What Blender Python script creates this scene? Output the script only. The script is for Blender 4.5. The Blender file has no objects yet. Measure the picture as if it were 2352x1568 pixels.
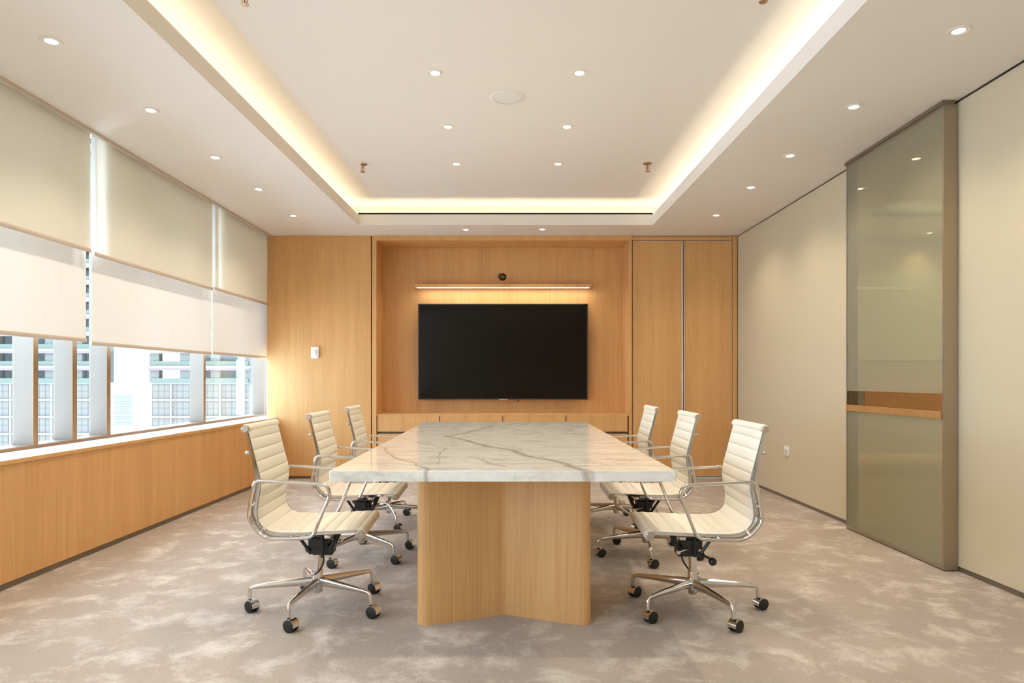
import bpy, bmesh, math, random
from mathutils import Vector, Matrix
random.seed(7)
PI = math.pi
sc = bpy.context.scene
COL = sc.collection

# ------------------------------------------------------------------ camera maths
F = 1568.0; CX = 1165.0; CY = 872.0; H = 1.10
def X(px, Y): return (px - CX) * Y / F
def Z(py, Y): return H - (py - CY) * Y / F
SL = 0.0145      # the window wall is a little out of square with the back wall
SR = -0.006

# ------------------------------------------------------------------ materials
def new_mat(name):
    m = bpy.data.materials.new(name); m.use_nodes = True
    nt = m.node_tree
    return m, nt, nt.nodes['Principled BSDF']

def plain(name, col, rough=0.5, metal=0.0, spec=0.5, bump=0.0, bscale=300, coat=0.0):
    m, nt, b = new_mat(name)
    b.inputs['Base Color'].default_value = (*col, 1)
    b.inputs['Roughness'].default_value = rough
    b.inputs['Metallic'].default_value = metal
    b.inputs['Specular IOR Level'].default_value = spec
    b.inputs['Coat Weight'].default_value = coat
    tc = nt.nodes.new('ShaderNodeTexCoord')
    no = nt.nodes.new('ShaderNodeTexNoise'); no.inputs['Scale'].default_value = bscale
    no.inputs['Detail'].default_value = 3
    nt.links.new(tc.outputs['Object'], no.inputs['Vector'])
    if bump > 0:
        bp = nt.nodes.new('ShaderNodeBump'); bp.inputs['Strength'].default_value = bump
        bp.inputs['Distance'].default_value = 0.002
        nt.links.new(no.outputs['Fac'], bp.inputs['Height'])
        nt.links.new(bp.outputs['Normal'], b.inputs['Normal'])
    return m

def wood(name, c1, c2, rough=0.42):
    m, nt, b = new_mat(name)
    N = nt.nodes; L = nt.links
    tc = N.new('ShaderNodeTexCoord')
    mp = N.new('ShaderNodeMapping'); mp.inputs['Scale'].default_value = (170, 170, 2.2)
    L.new(tc.outputs['Object'], mp.inputs['Vector'])
    n1 = N.new('ShaderNodeTexNoise'); n1.inputs['Scale'].default_value = 1.0
    n1.inputs['Detail'].default_value = 4; n1.inputs['Roughness'].default_value = 0.6
    L.new(mp.outputs['Vector'], n1.inputs['Vector'])
    mp2 = N.new('ShaderNodeMapping'); mp2.inputs['Scale'].default_value = (9, 9, 0.35)
    L.new(tc.outputs['Object'], mp2.inputs['Vector'])
    n2 = N.new('ShaderNodeTexNoise'); n2.inputs['Scale'].default_value = 1.0
    n2.inputs['Detail'].default_value = 3
    L.new(mp2.outputs['Vector'], n2.inputs['Vector'])
    ad = N.new('ShaderNodeMath'); ad.operation = 'MULTIPLY_ADD'
    L.new(n1.outputs['Fac'], ad.inputs[0]); ad.inputs[1].default_value = 0.62
    mu = N.new('ShaderNodeMath'); mu.operation = 'MULTIPLY'
    L.new(n2.outputs['Fac'], mu.inputs[0]); mu.inputs[1].default_value = 0.38
    L.new(mu.outputs[0], ad.inputs[2])
    cr = N.new('ShaderNodeValToRGB')
    cr.color_ramp.elements[0].position = 0.34; cr.color_ramp.elements[0].color = (*c1, 1)
    cr.color_ramp.elements[1].position = 0.64; cr.color_ramp.elements[1].color = (*c2, 1)
    L.new(ad.outputs[0], cr.inputs['Fac']); L.new(cr.outputs['Color'], b.inputs['Base Color'])
    b.inputs['Roughness'].default_value = rough
    b.inputs['Specular IOR Level'].default_value = 0.4
    bp = N.new('ShaderNodeBump'); bp.inputs['Strength'].default_value = 0.06
    bp.inputs['Distance'].default_value = 0.001
    L.new(n1.outputs['Fac'], bp.inputs['Height']); L.new(bp.outputs['Normal'], b.inputs['Normal'])
    return m

M = {}
M['wood'] = wood('oak_veneer', (0.58, 0.305, 0.110), (0.73, 0.425, 0.172))
M['wood_dark'] = wood('dark_oak_veneer', (0.36, 0.175, 0.055), (0.46, 0.24, 0.085))
M['ceiling'] = plain('ceiling_paint', (0.80, 0.755, 0.70), 0.75, bump=0.03, bscale=120)
M['wall'] = plain('fabric_wallcovering', (0.575, 0.495, 0.35), 0.8, bump=0.06, bscale=420)
M['dark_gap'] = plain('shadow_gap', (0.10, 0.075, 0.05), 0.7)
M['black_gap'] = plain('black_slot', (0.008, 0.002, 0.001), 0.9)
M['skirting'] = plain('bronze_skirting', (0.21, 0.165, 0.115), 0.45, metal=0.4)
M['bronze'] = plain('champagne_metal', (0.40, 0.32, 0.23), 0.36, metal=0.7)
M['backlit_brown'] = plain('backlit_frame_shade', (0.27, 0.15, 0.068), 0.5)  # brown paints the backlit shade on the grey frame's room side
M['fin'] = plain('aluminium_fin', (0.2105, 0.1649, 0.1285), 0.5, spec=0.3)
M['sill'] = plain('white_sill', (0.82, 0.78, 0.72), 0.16)
M['trimwhite'] = plain('white_trim', (0.78, 0.74, 0.68), 0.5)
M['plastic'] = plain('white_plastic', (0.80, 0.79, 0.76), 0.35)
M['plastic_grey'] = plain('grey_plastic', (0.50, 0.50, 0.48), 0.4)
M['chrome'] = plain('polished_chrome', (0.72, 0.71, 0.69), 0.07, metal=1.0)
M['alu'] = plain('polished_aluminium', (0.74, 0.73, 0.71), 0.13, metal=1.0)
M['silver'] = plain('silver_edge', (0.78, 0.76, 0.72), 0.3, metal=0.6)
M['capmetal'] = plain('brushed_cap', (0.50, 0.42, 0.33), 0.3, metal=0.45)
M['rubber'] = plain('black_caster', (0.012, 0.012, 0.012), 0.45)
M['blackmetal'] = plain('black_mechanism', (0.014, 0.013, 0.012), 0.4)
M['leather'] = plain('ivory_leather', (0.74, 0.70, 0.60), 0.42, bump=0.12, bscale=500)
M['bezel'] = plain('tv_bezel', (0.10, 0.075, 0.05), 0.3, metal=0.6)
M['tvback'] = plain('tv_back', (0.02, 0.018, 0.016), 0.5)
M['brass'] = plain('sprinkler_metal', (0.55, 0.38, 0.25), 0.3, metal=0.9)
M['red'] = plain('red_bulb', (0.55, 0.03, 0.02), 0.2)
M['grommet'] = plain('dark_grommet', (0.05, 0.035, 0.025), 0.4)
M['concrete'] = plain('concrete', (0.0883, 0.0804, 0.0675), 0.9)
M['tile'] = plain('grey_tile', (0.1051, 0.0903, 0.0743), 0.8)
M['white_line'] = plain('white_line', (0.1764, 0.1607, 0.135), 0.8)
M['netgreen'] = plain('green_net', (0.0756, 0.0861, 0.0669), 0.9)
M['pink'] = plain('pink_slab_edge', (0.126, 0.0842, 0.0777), 0.9)
M['haze'] = plain('pale_tower', (0.126, 0.1185, 0.1046), 0.9)
M['shade'] = plain('dim_interior', (0.36, 0.37, 0.35), 0.9)
M['slate'] = plain('grey_panel', (0.33, 0.33, 0.33), 0.6)
M['board'] = plain('pale_board', (0.66, 0.68, 0.56), 0.5)

# TV screen
m, nt, b = new_mat('tv_screen')
b.inputs['Base Color'].default_value = (0.006, 0.004, 0.002, 1)
b.inputs['Roughness'].default_value = 0.16
b.inputs['Specular IOR Level'].default_value = 0.18
M['screen'] = m

def emis(name, col, s):
    m, nt, b = new_mat(name)
    b.inputs['Base Color'].default_value = (*col, 1)
    b.inputs['Emission Color'].default_value = (*col, 1)
    b.inputs['Emission Strength'].default_value = s
    return m
M['lamp'] = emis('lamp_lens', (1.0, 0.97, 0.93), 3.5)
M['led'] = emis('led_strip', (1.0, 0.93, 0.84), 2.5)

# window glass
m, nt, b = new_mat('clear_glass')
N = nt.nodes; L = nt.links
tr = N.new('ShaderNodeBsdfTransparent'); tr.inputs['Color'].default_value = (0.97, 0.985, 0.98, 1)
gl = N.new('ShaderNodeBsdfGlossy'); gl.inputs['Roughness'].default_value = 0.01
fr = N.new('ShaderNodeFresnel'); fr.inputs['IOR'].default_value = 1.35
mx = N.new('ShaderNodeMixShader')
def front_only(N, L, fr):
    ge = N.new('ShaderNodeNewGeometry'); iv = N.new('ShaderNodeMath'); iv.operation = 'SUBTRACT'; iv.inputs[0].default_value = 1.0
    L.new(ge.outputs['Backfacing'], iv.inputs[1])
    mu = N.new('ShaderNodeMath'); mu.operation = 'MULTIPLY'; L.new(fr.outputs[0], mu.inputs[0]); L.new(iv.outputs[0], mu.inputs[1])
    return mu.outputs[0]
L.new(front_only(N, L, fr), mx.inputs[0]); L.new(tr.outputs[0], mx.inputs[1]); L.new(gl.outputs[0], mx.inputs[2])
L.new(mx.outputs[0], N['Material Output'].inputs['Surface'])
M['glass'] = m

# tinted door glass: part see-through, part pale coating, glossy face
def tint_glass(name, tcol, dcol, dmix, ior=1.6):
    m, nt, b = new_mat(name)
    N = nt.nodes; L = nt.links
    tr = N.new('ShaderNodeBsdfTransparent'); tr.inputs['Color'].default_value = (*tcol, 1)
    df = N.new('ShaderNodeBsdfDiffuse'); df.inputs['Color'].default_value = (*dcol, 1)
    a = N.new('ShaderNodeMixShader'); a.inputs[0].default_value = dmix
    L.new(tr.outputs[0], a.inputs[1]); L.new(df.outputs[0], a.inputs[2])
    gl = N.new('ShaderNodeBsdfGlossy'); gl.inputs['Roughness'].default_value = 0.015
    fr = N.new('ShaderNodeFresnel'); fr.inputs['IOR'].default_value = ior
    mx = N.new('ShaderNodeMixShader')
    L.new(front_only(N, L, fr), mx.inputs[0]); L.new(a.outputs[0], mx.inputs[1]); L.new(gl.outputs[0], mx.inputs[2])
    L.new(mx.outputs[0], N['Material Output'].inputs['Surface'])
    return m
M['door_glass'] = tint_glass('tinted_door_glass', (0.62, 0.60, 0.46), (0.42, 0.41, 0.31), 0.45, 1.07)
M['door_clear'] = tint_glass('clear_door_glass', (0.50, 0.47, 0.40), (0.40, 0.38, 0.27), 0.05, 1.07)

# blind fabric
def blind(name, col, tcol, mixf):
    m, nt, b = new_mat(name)
    N = nt.nodes; L = nt.links
    df = N.new('ShaderNodeBsdfDiffuse'); df.inputs['Color'].default_value = (*col, 1)
    tl = N.new('ShaderNodeBsdfTranslucent'); tl.inputs['Color'].default_value = (*tcol, 1)
    tc = N.new('ShaderNodeTexCoord')
    mp = N.new('ShaderNodeMapping'); mp.inputs['Scale'].default_value = (1, 2.0, 0.3)
    no = N.new('ShaderNodeTexNoise'); no.inputs['Scale'].default_value = 1.5
    L.new(tc.outputs['Object'], mp.inputs['Vector']); L.new(mp.outputs['Vector'], no.inputs['Vector'])
    ma = N.new('ShaderNodeMapRange'); ma.inputs['To Min'].default_value = mixf - 0.04; ma.inputs['To Max'].default_value = mixf + 0.04
    L.new(no.outputs['Fac'], ma.inputs['Value'])
    mx = N.new('ShaderNodeMixShader')
    L.new(ma.outputs[0], mx.inputs[0]); L.new(df.outputs[0], mx.inputs[1]); L.new(tl.outputs[0], mx.inputs[2])
    L.new(mx.outputs[0], N['Material Output'].inputs['Surface'])
    return m
M['blind_up'] = blind('blackout_blind_fabric', (0.97, 0.955, 0.90), (1.0, 0.97, 0.90), 0.50)
M['blind_low'] = blind('sheer_blind_fabric', (0.93, 0.92, 0.90), (1.0, 0.97, 0.93), 0.125)
M['bar'] = plain('blind_bottom_bar', (0.62, 0.53, 0.44), 0.5)

# carpet
m, nt, b = new_mat('cut_pile_carpet')
N = nt.nodes; L = nt.links
tc = N.new('ShaderNodeTexCoord')
def noise(scale, detail, rough=0.5, vec=None, dist=0.0, sv=None):
    n = N.new('ShaderNodeTexNoise'); n.inputs['Scale'].default_value = scale
    n.inputs['Detail'].default_value = detail; n.inputs['Roughness'].default_value = rough
    n.inputs['Distortion'].default_value = dist
    if sv:
        mp = N.new('ShaderNodeMapping'); mp.inputs['Scale'].default_value = sv
        L.new(tc.outputs['Object'], mp.inputs['Vector']); L.new(mp.outputs['Vector'], n.inputs['Vector'])
    else:
        L.new(tc.outputs['Object'], n.inputs['Vector'])
    return n
def ramp(src, p0, p1, c0=(0, 0, 0), c1=(1, 1, 1)):
    r = N.new('ShaderNodeValToRGB')
    r.color_ramp.elements[0].position = p0; r.color_ramp.elements[0].color = (*c0, 1)
    r.color_ramp.elements[1].position = p1; r.color_ramp.elements[1].color = (*c1, 1)
    L.new(src, r.inputs['Fac']); return r
def mixc(f, a, bb, typ='MIX'):
    x = N.new('ShaderNodeMix'); x.data_type = 'RGBA'; x.blend_type = typ
    if isinstance(f, float): x.inputs[0].default_value = f
    else: L.new(f, x.inputs[0])
    for i, v in ((6, a), (7, bb)):
        if isinstance(v, tuple): x.inputs[i].default_value = (*v, 1)
        else: L.new(v, x.inputs[i])
    return x
nA = noise(4.6, 11, 0.72, dist=0.3, sv=(1, 1, 1))
nB = noise(1.1, 5, 0.6)
nC = noise(95, 4, 0.7)
base = mixc(ramp(nB.outputs['Fac'], 0.35, 0.65).outputs['Color'], (0.335, 0.270, 0.218), (0.40, 0.330, 0.270))
hi = ramp(nA.outputs['Fac'], 0.495, 0.66)
c = mixc(hi.outputs['Color'], base.outputs[2], (0.60, 0.54, 0.47))
fine = ramp(nC.outputs['Fac'], 0.25, 0.75, (0.84, 0.84, 0.84), (1.12, 1.12, 1.12))
c2 = mixc(1.0, c.outputs[2], fine.outputs['Color'], 'MULTIPLY')
L.new(c2.outputs[2], b.inputs['Base Color'])
b.inputs['Roughness'].default_value = 0.9
b.inputs['Specular IOR Level'].default_value = 0.1
b.inputs['Sheen Weight'].default_value = 0.35
b.inputs['Sheen Roughness'].default_value = 0.35
b.inputs['Sheen Tint'].default_value = (1, 0.96, 0.92, 1)
bp = N.new('ShaderNodeBump'); bp.inputs['Strength'].default_value = 0.55; bp.inputs['Distance'].default_value = 0.008
L.new(nC.outputs['Fac'], bp.inputs['Height'])
bp2 = N.new('ShaderNodeBump'); bp2.inputs['Strength'].default_value = 0.35; bp2.inputs['Distance'].default_value = 0.02
L.new(nA.outputs['Fac'], bp2.inputs['Height']); L.new(bp.outputs['Normal'], bp2.inputs['Normal'])
L.new(bp2.outputs['Normal'], b.inputs['Normal'])
M['carpet'] = m

# marble (object coordinates of the table thing: x across, y depth)
m, nt, b = new_mat('veined_marble')
N = nt.nodes; L = nt.links
tc = N.new('ShaderNodeTexCoord')
sep = N.new('ShaderNodeSeparateXYZ')
wn = noise(3.5, 6, 0.62)
wv = N.new('ShaderNodeVectorMath'); wv.operation = 'SUBTRACT'; L.new(wn.outputs['Color'], wv.inputs[0]); wv.inputs[1].default_value = (0.5, 0.5, 0.5)
ws = N.new('ShaderNodeVectorMath'); ws.operation = 'SCALE'; L.new(wv.outputs[0], ws.inputs[0]); ws.inputs['Scale'].default_value = 0.13
wa = N.new('ShaderNodeVectorMath'); wa.operation = 'ADD'; L.new(tc.outputs['Object'], wa.inputs[0]); L.new(ws.outputs[0], wa.inputs[1])
L.new(wa.outputs[0], sep.inputs[0])
def mth(op, a, bb=None, cc=None, clamp=False):
    x = N.new('ShaderNodeMath'); x.operation = op; x.use_clamp = clamp
    for i, v in enumerate((a, bb, cc)):
        if v is None: continue
        if isinstance(v, (int, float)): x.inputs[i].default_value = v
        else: L.new(v, x.inputs[i])
    return x.outputs[0]
def vein(ax, ay, bx, by, w, strength):
    dx, dy = bx - ax, by - ay; l2 = dx * dx + dy * dy
    px = mth('SUBTRACT', sep.outputs['X'], ax); py = mth('SUBTRACT', sep.outputs['Y'], ay)
    t = mth('DIVIDE', mth('ADD', mth('MULTIPLY', px, dx), mth('MULTIPLY', py, dy)), l2, clamp=True)
    ex = mth('SUBTRACT', px, mth('MULTIPLY', t, dx)); ey = mth('SUBTRACT', py, mth('MULTIPLY', t, dy))
    d = mth('SQRT', mth('ADD', mth('MULTIPLY', ex, ex), mth('MULTIPLY', ey, ey)))
    f = mth('SUBTRACT', 1.0, mth('DIVIDE', d, w), clamp=True)
    return mth('MULTIPLY', f, strength)
TY = 2.626
veins = [(-0.37, 4.25 - TY, 0.34, 2.60 - TY, 0.030, 0.75), (-0.10, 5.2 - TY, -0.37, 4.2 - TY, 0.022, 0.7),
         (-0.10, 5.2 - TY, 0.25, 5.7 - TY, 0.02, 0.6), (-0.64, 3.5 - TY, -0.50, 3.1 - TY, 0.010, 0.55),
         (-0.50, 3.1 - TY, -0.34, 2.72 - TY, 0.012, 0.7), (-0.34, 2.72 - TY, -0.30, 2.5 - TY, 0.012, 0.7),
         (-0.62, 4.1 - TY, -0.28, 3.4 - TY, 0.008, 0.55), (-0.32, 3.5 - TY, -0.30, 2.85 - TY, 0.006, 0.6),
         (-0.15, 3.1 - TY, -0.02, 2.75 - TY, 0.012, 0.6), (0.36, 4.5 - TY, 0.62, 4.1 - TY, 0.012, 0.5),
         (0.2, 3.6 - TY, 0.5, 3.3 - TY, 0.006, 0.5)]
tot = None
for v in veins:
    o = vein(*v); tot = o if tot is None else mth('MAXIMUM', tot, o)
wv2 = N.new('ShaderNodeTexWave'); wv2.bands_direction = 'DIAGONAL'
mp = N.new('ShaderNodeMapping'); mp.inputs['Scale'].default_value = (0.7, 1.6, 2.2); mp.inputs['Rotation'].default_value = (0, 0, 0.5)
L.new(tc.outputs['Object'], mp.inputs['Vector']); L.new(mp.outputs['Vector'], wv2.inputs['Vector'])
wv2.inputs['Scale'].default_value = 2.2; wv2.inputs['Distortion'].default_value = 14
wv2.inputs['Detail'].default_value = 5; wv2.inputs['Detail Scale'].default_value = 1.4; wv2.inputs['Detail Roughness'].default_value = 0.65
thin = ramp(wv2.outputs['Fac'], 0.0, 0.07, (1, 1, 1), (0, 0, 0))
cl = noise(1.5, 7, 0.6, sv=(1.0, 2.6, 1), dist=0.8)
gate = ramp(cl.outputs['Fac'], 0.45, 0.65)
cloud = noise(3.0, 10, 0.70, sv=(1.3, 3.2, 1.5), dist=1.6)
cr = ramp(cloud.outputs['Fac'], 0.36, 0.62, (0.72, 0.70, 0.625), (0.86, 0.84, 0.77))
st = noise(2.6, 9, 0.72, sv=(1.1, 9.0, 3.0), dist=0.5)
strk = ramp(st.outputs['Fac'], 0.36, 0.50, (0.76, 0.745, 0.70), (1.0, 1.0, 1.0))
fl = noise(9.0, 4, 0.6, sv=(1.0, 3.0, 0.6), dist=1.5)
flk = ramp(fl.outputs['Fac'], 0.27, 0.34, (0.66, 0.63, 0.60), (1.0, 1.0, 1.0))
crm = mixc(1.0, cr.outputs['Color'], strk.outputs['Color'], 'MULTIPLY')
crm = mixc(1.0, crm.outputs[2], flk.outputs['Color'], 'MULTIPLY')
tg = mth('MULTIPLY', mth('MULTIPLY', thin.outputs['Color'], gate.outputs['Color']), 0.55)
allv = mth('MAXIMUM', mth('POWER', tot, 0.8), tg)
cm = mixc(allv, crm.outputs[2], (0.36, 0.31, 0.25))
L.new(cm.outputs[2], b.inputs['Base Color'])
b.inputs['Roughness'].default_value = 0.02
b.inputs['IOR'].default_value = 1.55
M['marble'] = m

# ------------------------------------------------------------------ mesh helpers
class MB:
    def __init__(s): s.v = []; s.f = []
    def add(s, vs, fs):
        n = len(s.v); s.v += [tuple(v) for v in vs]; s.f += [tuple(i + n for i in f) for f in fs]; return s
    def box(s, x0, x1, y0, y1, z0, z1):
        return s.add([(x0,y0,z0),(x1,y0,z0),(x1,y1,z0),(x0,y1,z0),(x0,y0,z1),(x1,y0,z1),(x1,y1,z1),(x0,y1,z1)],
                     [(0,3,2,1),(4,5,6,7),(0,1,5,4),(1,2,6,5),(2,3,7,6),(3,0,4,7)])
    def bevbox(s, x0, x1, y0, y1, z0, z1, r=0.002, seg=2):
        bm = bmesh.new(); t = MB().box(x0, x1, y0, y1, z0, z1)
        vs = [bm.verts.new(v) for v in t.v]
        for f in t.f: bm.faces.new([vs[i] for i in f])
        bmesh.ops.bevel(bm, geom=bm.edges[:], offset=r, segments=seg, affect='EDGES', profile=0.5)
        bm.verts.index_update()
        s.add([v.co[:] for v in bm.verts], [[v.index for v in f.verts] for f in bm.faces]); bm.free(); return s
    def prism(s, pts, z0, z1):
        n = len(pts)
        vs = [(x, y, z0) for x, y in pts] + [(x, y, z1) for x, y in pts]
        fs = [tuple(reversed(range(n))), tuple(range(n, 2 * n))] + [(i, (i + 1) % n, n + (i + 1) % n, n + i) for i in range(n)]
        return s.add(vs, fs)
    def tube(s, pts, r, n=10, closed=False):
        P = [Vector(p) for p in pts]; k = len(P)
        rr = r if isinstance(r, (list, tuple)) else [r] * k
        T = []
        for i in range(k):
            if closed: t = P[(i + 1) % k] - P[i - 1]
            else: t = P[min(i + 1, k - 1)] - P[max(i - 1, 0)]
            T.append(t.normalized())
        a = Vector((0, 1, 0)) if abs(T[0].y) < 0.9 else Vector((1, 0, 0))
        U = (a - T[0] * a.dot(T[0])).normalized()
        vs = []
        for i in range(k):
            U = (U - T[i] * U.dot(T[i])).normalized(); W = T[i].cross(U)
            for j in range(n):
                q = 2 * PI * j / n
                vs.append(P[i] + (U * math.cos(q) + W * math.sin(q)) * rr[i])
        fs = []
        for i in range(k if closed else k - 1):
            i2 = (i + 1) % k
            for j in range(n):
                j2 = (j + 1) % n
                fs.append((i * n + j, i * n + j2, i2 * n + j2, i2 * n + j))
        if not closed:
            fs.append(tuple(reversed(range(n)))); fs.append(tuple((k - 1) * n + j for j in range(n)))
        return s.add(vs, fs)
    def lathe(s, prof, axis='Z', c=(0, 0, 0), n=24, a0=0, a1=2 * PI):
        full = abs((a1 - a0) - 2 * PI) < 1e-6
        m_ = n if full else n + 1
        vs = []; k = len(prof)
        for i in range(m_):
            q = a0 + (a1 - a0) * i / n
            for (r, h) in prof:
                if axis == 'Z': p = (r * math.cos(q), r * math.sin(q), h)
                elif axis == 'Y': p = (r * math.cos(q), h, r * math.sin(q))
                else: p = (h, r * math.cos(q), r * math.sin(q))
                vs.append((p[0] + c[0], p[1] + c[1], p[2] + c[2]))
        fs = []
        for i in range(n):
            i2 = (i + 1) % m_
            for j in range(k - 1):
                fs.append((i * k + j, i2 * k + j, i2 * k + j + 1, i * k + j + 1))
        return s.add(vs, fs)
    def shear(s, k, y0=7.6):
        s.v = [(x + (y - y0) * k, y, z) for x, y, z in s.v]; return s

def link(name, mb, mat, parent=None, smooth=False, off=None, weld=False):
    me = bpy.data.meshes.new(name)
    if off is None:
        off = tuple(WLOC.get(parent.name, (0, 0, 0))) if parent else (0, 0, 0)
    vs = [(x - off[0], y - off[1], z - off[2]) for x, y, z in mb.v]
    me.from_pydata(vs, [], mb.f)
    bm = bmesh.new(); bm.from_mesh(me)
    bmesh.ops.remove_doubles(bm, verts=bm.verts, dist=1e-6)
    bmesh.ops.recalc_face_normals(bm, faces=bm.faces)
    bm.to_mesh(me); bm.free()
    me.materials.append(M[mat])
    if smooth:
        for p in me.polygons: p.use_smooth = True
        try: me.set_sharp_from_angle(angle=math.radians(40))
        except Exception: pass
    o = bpy.data.objects.new(name, me); COL.objects.link(o)
    if parent: o.parent = parent
    return o

WLOC = {}
def thing(name, label, cat, loc=(0, 0, 0), group=None):
    o = bpy.data.objects.new(name, None); COL.objects.link(o)
    o.empty_display_size = 0.1
    o.location = loc; o['label'] = label; o['category'] = cat
    if group: o['group'] = group
    WLOC[o.name] = loc
    return o
def struct(name, mb, mat, parent=None, smooth=False, label=None):
    o = link(name, mb, mat, parent, smooth)
    if parent is None: o['kind'] = 'structure'
    if label: o['label'] = label
    return o
def sempty(name, loc, label=None):
    o = bpy.data.objects.new(name, None); COL.objects.link(o); o.location = loc
    o['kind'] = 'structure'; WLOC[o.name] = loc
    if label: o['label'] = label
    return o
def copy_tree(o, parent=None):
    c = o.copy(); COL.objects.link(c)
    if parent: c.parent = parent
    for ch in list(o.children): copy_tree(ch, c)
    return c

# ------------------------------------------------------------------ room shell
YB = 7.6; ZC = 2.704; ZU = 2.95
XR = 2.569; XRW = 2.62
Y0 = -3.4
struct('floor', MB().box(-3.2, XRW, Y0, 9.0, -0.05, 0.0), 'carpet', label='mottled taupe cut pile carpet')
# window-side wall: wood faced spandrel
wl = sempty('wall_left', (-2.57, 4, 0), 'oak veneered low wall under the windows')
link('core', MB().box(-2.90, -2.592, Y0, 9.0, 0, 0.655).shear(SL), 'wall', wl)
for a, bb in ((Y0, 1.24), (1.243, 3.27), (3.273, 5.33), (5.333, YB - 0.002)):
    link('wood_panel', MB().box(-2.592, -2.57, a, bb, 0.035, 0.655).shear(SL), 'wood', wl)
struct('trim_1', MB().bevbox(-2.90, -2.566, Y0, 8.9, 0.655, 0.68, 0.003).shear(SL), 'sill', label='white window sill board')
link('sill_edge', MB().box(-2.5655, -2.563, Y0, YB - 0.003, 0.655, 0.677).shear(SL), 'wood', bpy.data.objects['trim_1'])
struct('baseboard_left', MB().box(-2.592, -2.577, Y0, YB - 0.002, 0, 0.033).shear(SL), 'skirting', label='thin recessed bronze skirting under the oak wall')
# right wall with opening behind the glass door
RX = lambda y: XR + (7.6 - y) * 0.006
wr = sempty('wall_right', (2.6, 4, 0), 'beige fabric covered wall')
def rwall(y0, y1, z0, z1, nm='panel'):
    mb = MB(); mb.box(XR, XRW, y0, y1, z0, z1)
    mb.v = [((x if x > XR + 0.01 else RX(y)), y, z) for x, y, z in mb.v]
    return link(nm, mb, 'wall', wr)
rwall(Y0, 4.03, 0.03, ZC - 0.012); rwall(5.13, YB + 0.4, 0.03, ZC - 0.012)
def rtrim(nm, y0, y1, z0, z1, ins, mat, label):
    mb = MB(); mb.box(XR, XRW, y0, y1, z0, z1)
    mb.v = [((x if x > XR + 0.01 else RX(y) + ins), y, z) for x, y, z in mb.v]
    return struct(nm, mb, mat, label=label)
o1 = sempty('baseboard_right', (2.6, 4, 0), 'thin bronze skirting under the fabric wall')
for a, bb in ((Y0, 4.03), (5.13, YB + 0.3)):
    mb = MB(); mb.box(XR, XRW, a, bb, 0, 0.03)
    mb.v = [((x if x > XR + 0.01 else RX(y) + 0.006), y, z) for x, y, z in mb.v]
    link('strip', mb, 'skirting', o1)
rtrim('trim_2', Y0, YB, ZC - 0.012, ZC, 0.008, 'dark_gap', 'dark shadow gap between fabric wall and ceiling')
# back wall core, front wall behind the camera
struct('wall_back', MB().box(-2.68, XRW + 0.05, 8.06, 8.16, 0, 3.1), 'wall')
struct('wall_front', MB().box(-3.2, XRW, Y0 - 0.1, Y0, 0, 3.1), 'wall')
struct('wall_window_end', MB().box(-3.3, -2.68, 9.0, 9.1, 0, 3.1), 'fin')

# ceiling: lowered border, cove and raised tray
yt0, yt1 = 1.0, 7.07
xl, xr = -1.545, 1.508
STL = 0.0195; STR = -0.0035
def xL(y): return xl + (y - 7.07) * STL
def xRr(y): return xr + (y - 7.07) * STR
cl_ = sempty('ceiling', (0, 4, ZC), 'white plaster ceiling with a lowered border and raised lit tray')
def quadprism(pts, z0, z1): return MB().prism(pts, z0, z1)
PXL = -2.612
def pel(y): return PXL + (y - 7.6) * SL
link('lowered_border', quadprism([(pel(Y0), Y0), (xL(Y0) - 0.0, Y0), (xL(9), 9.0), (pel(9), 9.0)], ZC, ZC + 0.02), 'ceiling', cl_)
link('lowered_border', quadprism([(xRr(Y0), Y0), (XRW, Y0), (XRW, 8.1), (xRr(8.1), 8.1)], ZC, ZC + 0.02), 'ceiling', cl_)
link('lowered_border', quadprism([(xL(yt1), yt1), (xRr(yt1), yt1), (xRr(8.1), 8.1), (xL(8.1), 8.1)], ZC, ZC + 0.02), 'ceiling', cl_)
link('lowered_border', quadprism([(xL(Y0), Y0), (xRr(Y0), Y0), (xRr(yt0), yt0), (xL(yt0), yt0)], ZC, ZC + 0.02), 'ceiling', cl_)
ZL = ZC + 0.108
t = 0.018
link('cove_lip', quadprism([(xL(yt0) - t, yt0), (xL(yt0), yt0), (xL(yt1), yt1), (xL(yt1) - t, yt1)], ZC + 0.0201, ZL), 'ceiling', cl_)
link('cove_lip', quadprism([(xRr(yt0), yt0), (xRr(yt0) + t, yt0), (xRr(yt1) + t, yt1), (xRr(yt1), yt1)], ZC + 0.0201, ZL), 'ceiling', cl_)
link('cove_lip', quadprism([(xL(yt1) - t, yt1), (xRr(yt1) + t, yt1), (xRr(yt1) + t, yt1 + t), (xL(yt1) - t, yt1 + t)], ZC + 0.0201, ZL), 'ceiling', cl_)
link('cove_lip', quadprism([(xL(yt0) - t, yt0 - t), (xRr(yt0) + t, yt0 - t), (xRr(yt0) + t, yt0), (xL(yt0) - t, yt0)], ZC + 0.0201, ZL), 'ceiling', cl_)
cw = 0.26
link('cove_wall', quadprism([(xL(yt0) - cw - .05, yt0 - cw), (xL(yt0) - cw, yt0 - cw), (xL(yt1) - cw, yt1 + cw), (xL(yt1) - cw - .05, yt1 + cw)], ZC + 0.02, ZU), 'ceiling', cl_)
link('cove_wall', quadprism([(xRr(yt0) + cw, yt0 - cw), (xRr(yt0) + cw + .05, yt0 - cw), (xRr(yt1) + cw + .05, yt1 + cw), (xRr(yt1) + cw, yt1 + cw)], ZC + 0.02, ZU), 'ceiling', cl_)
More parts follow.
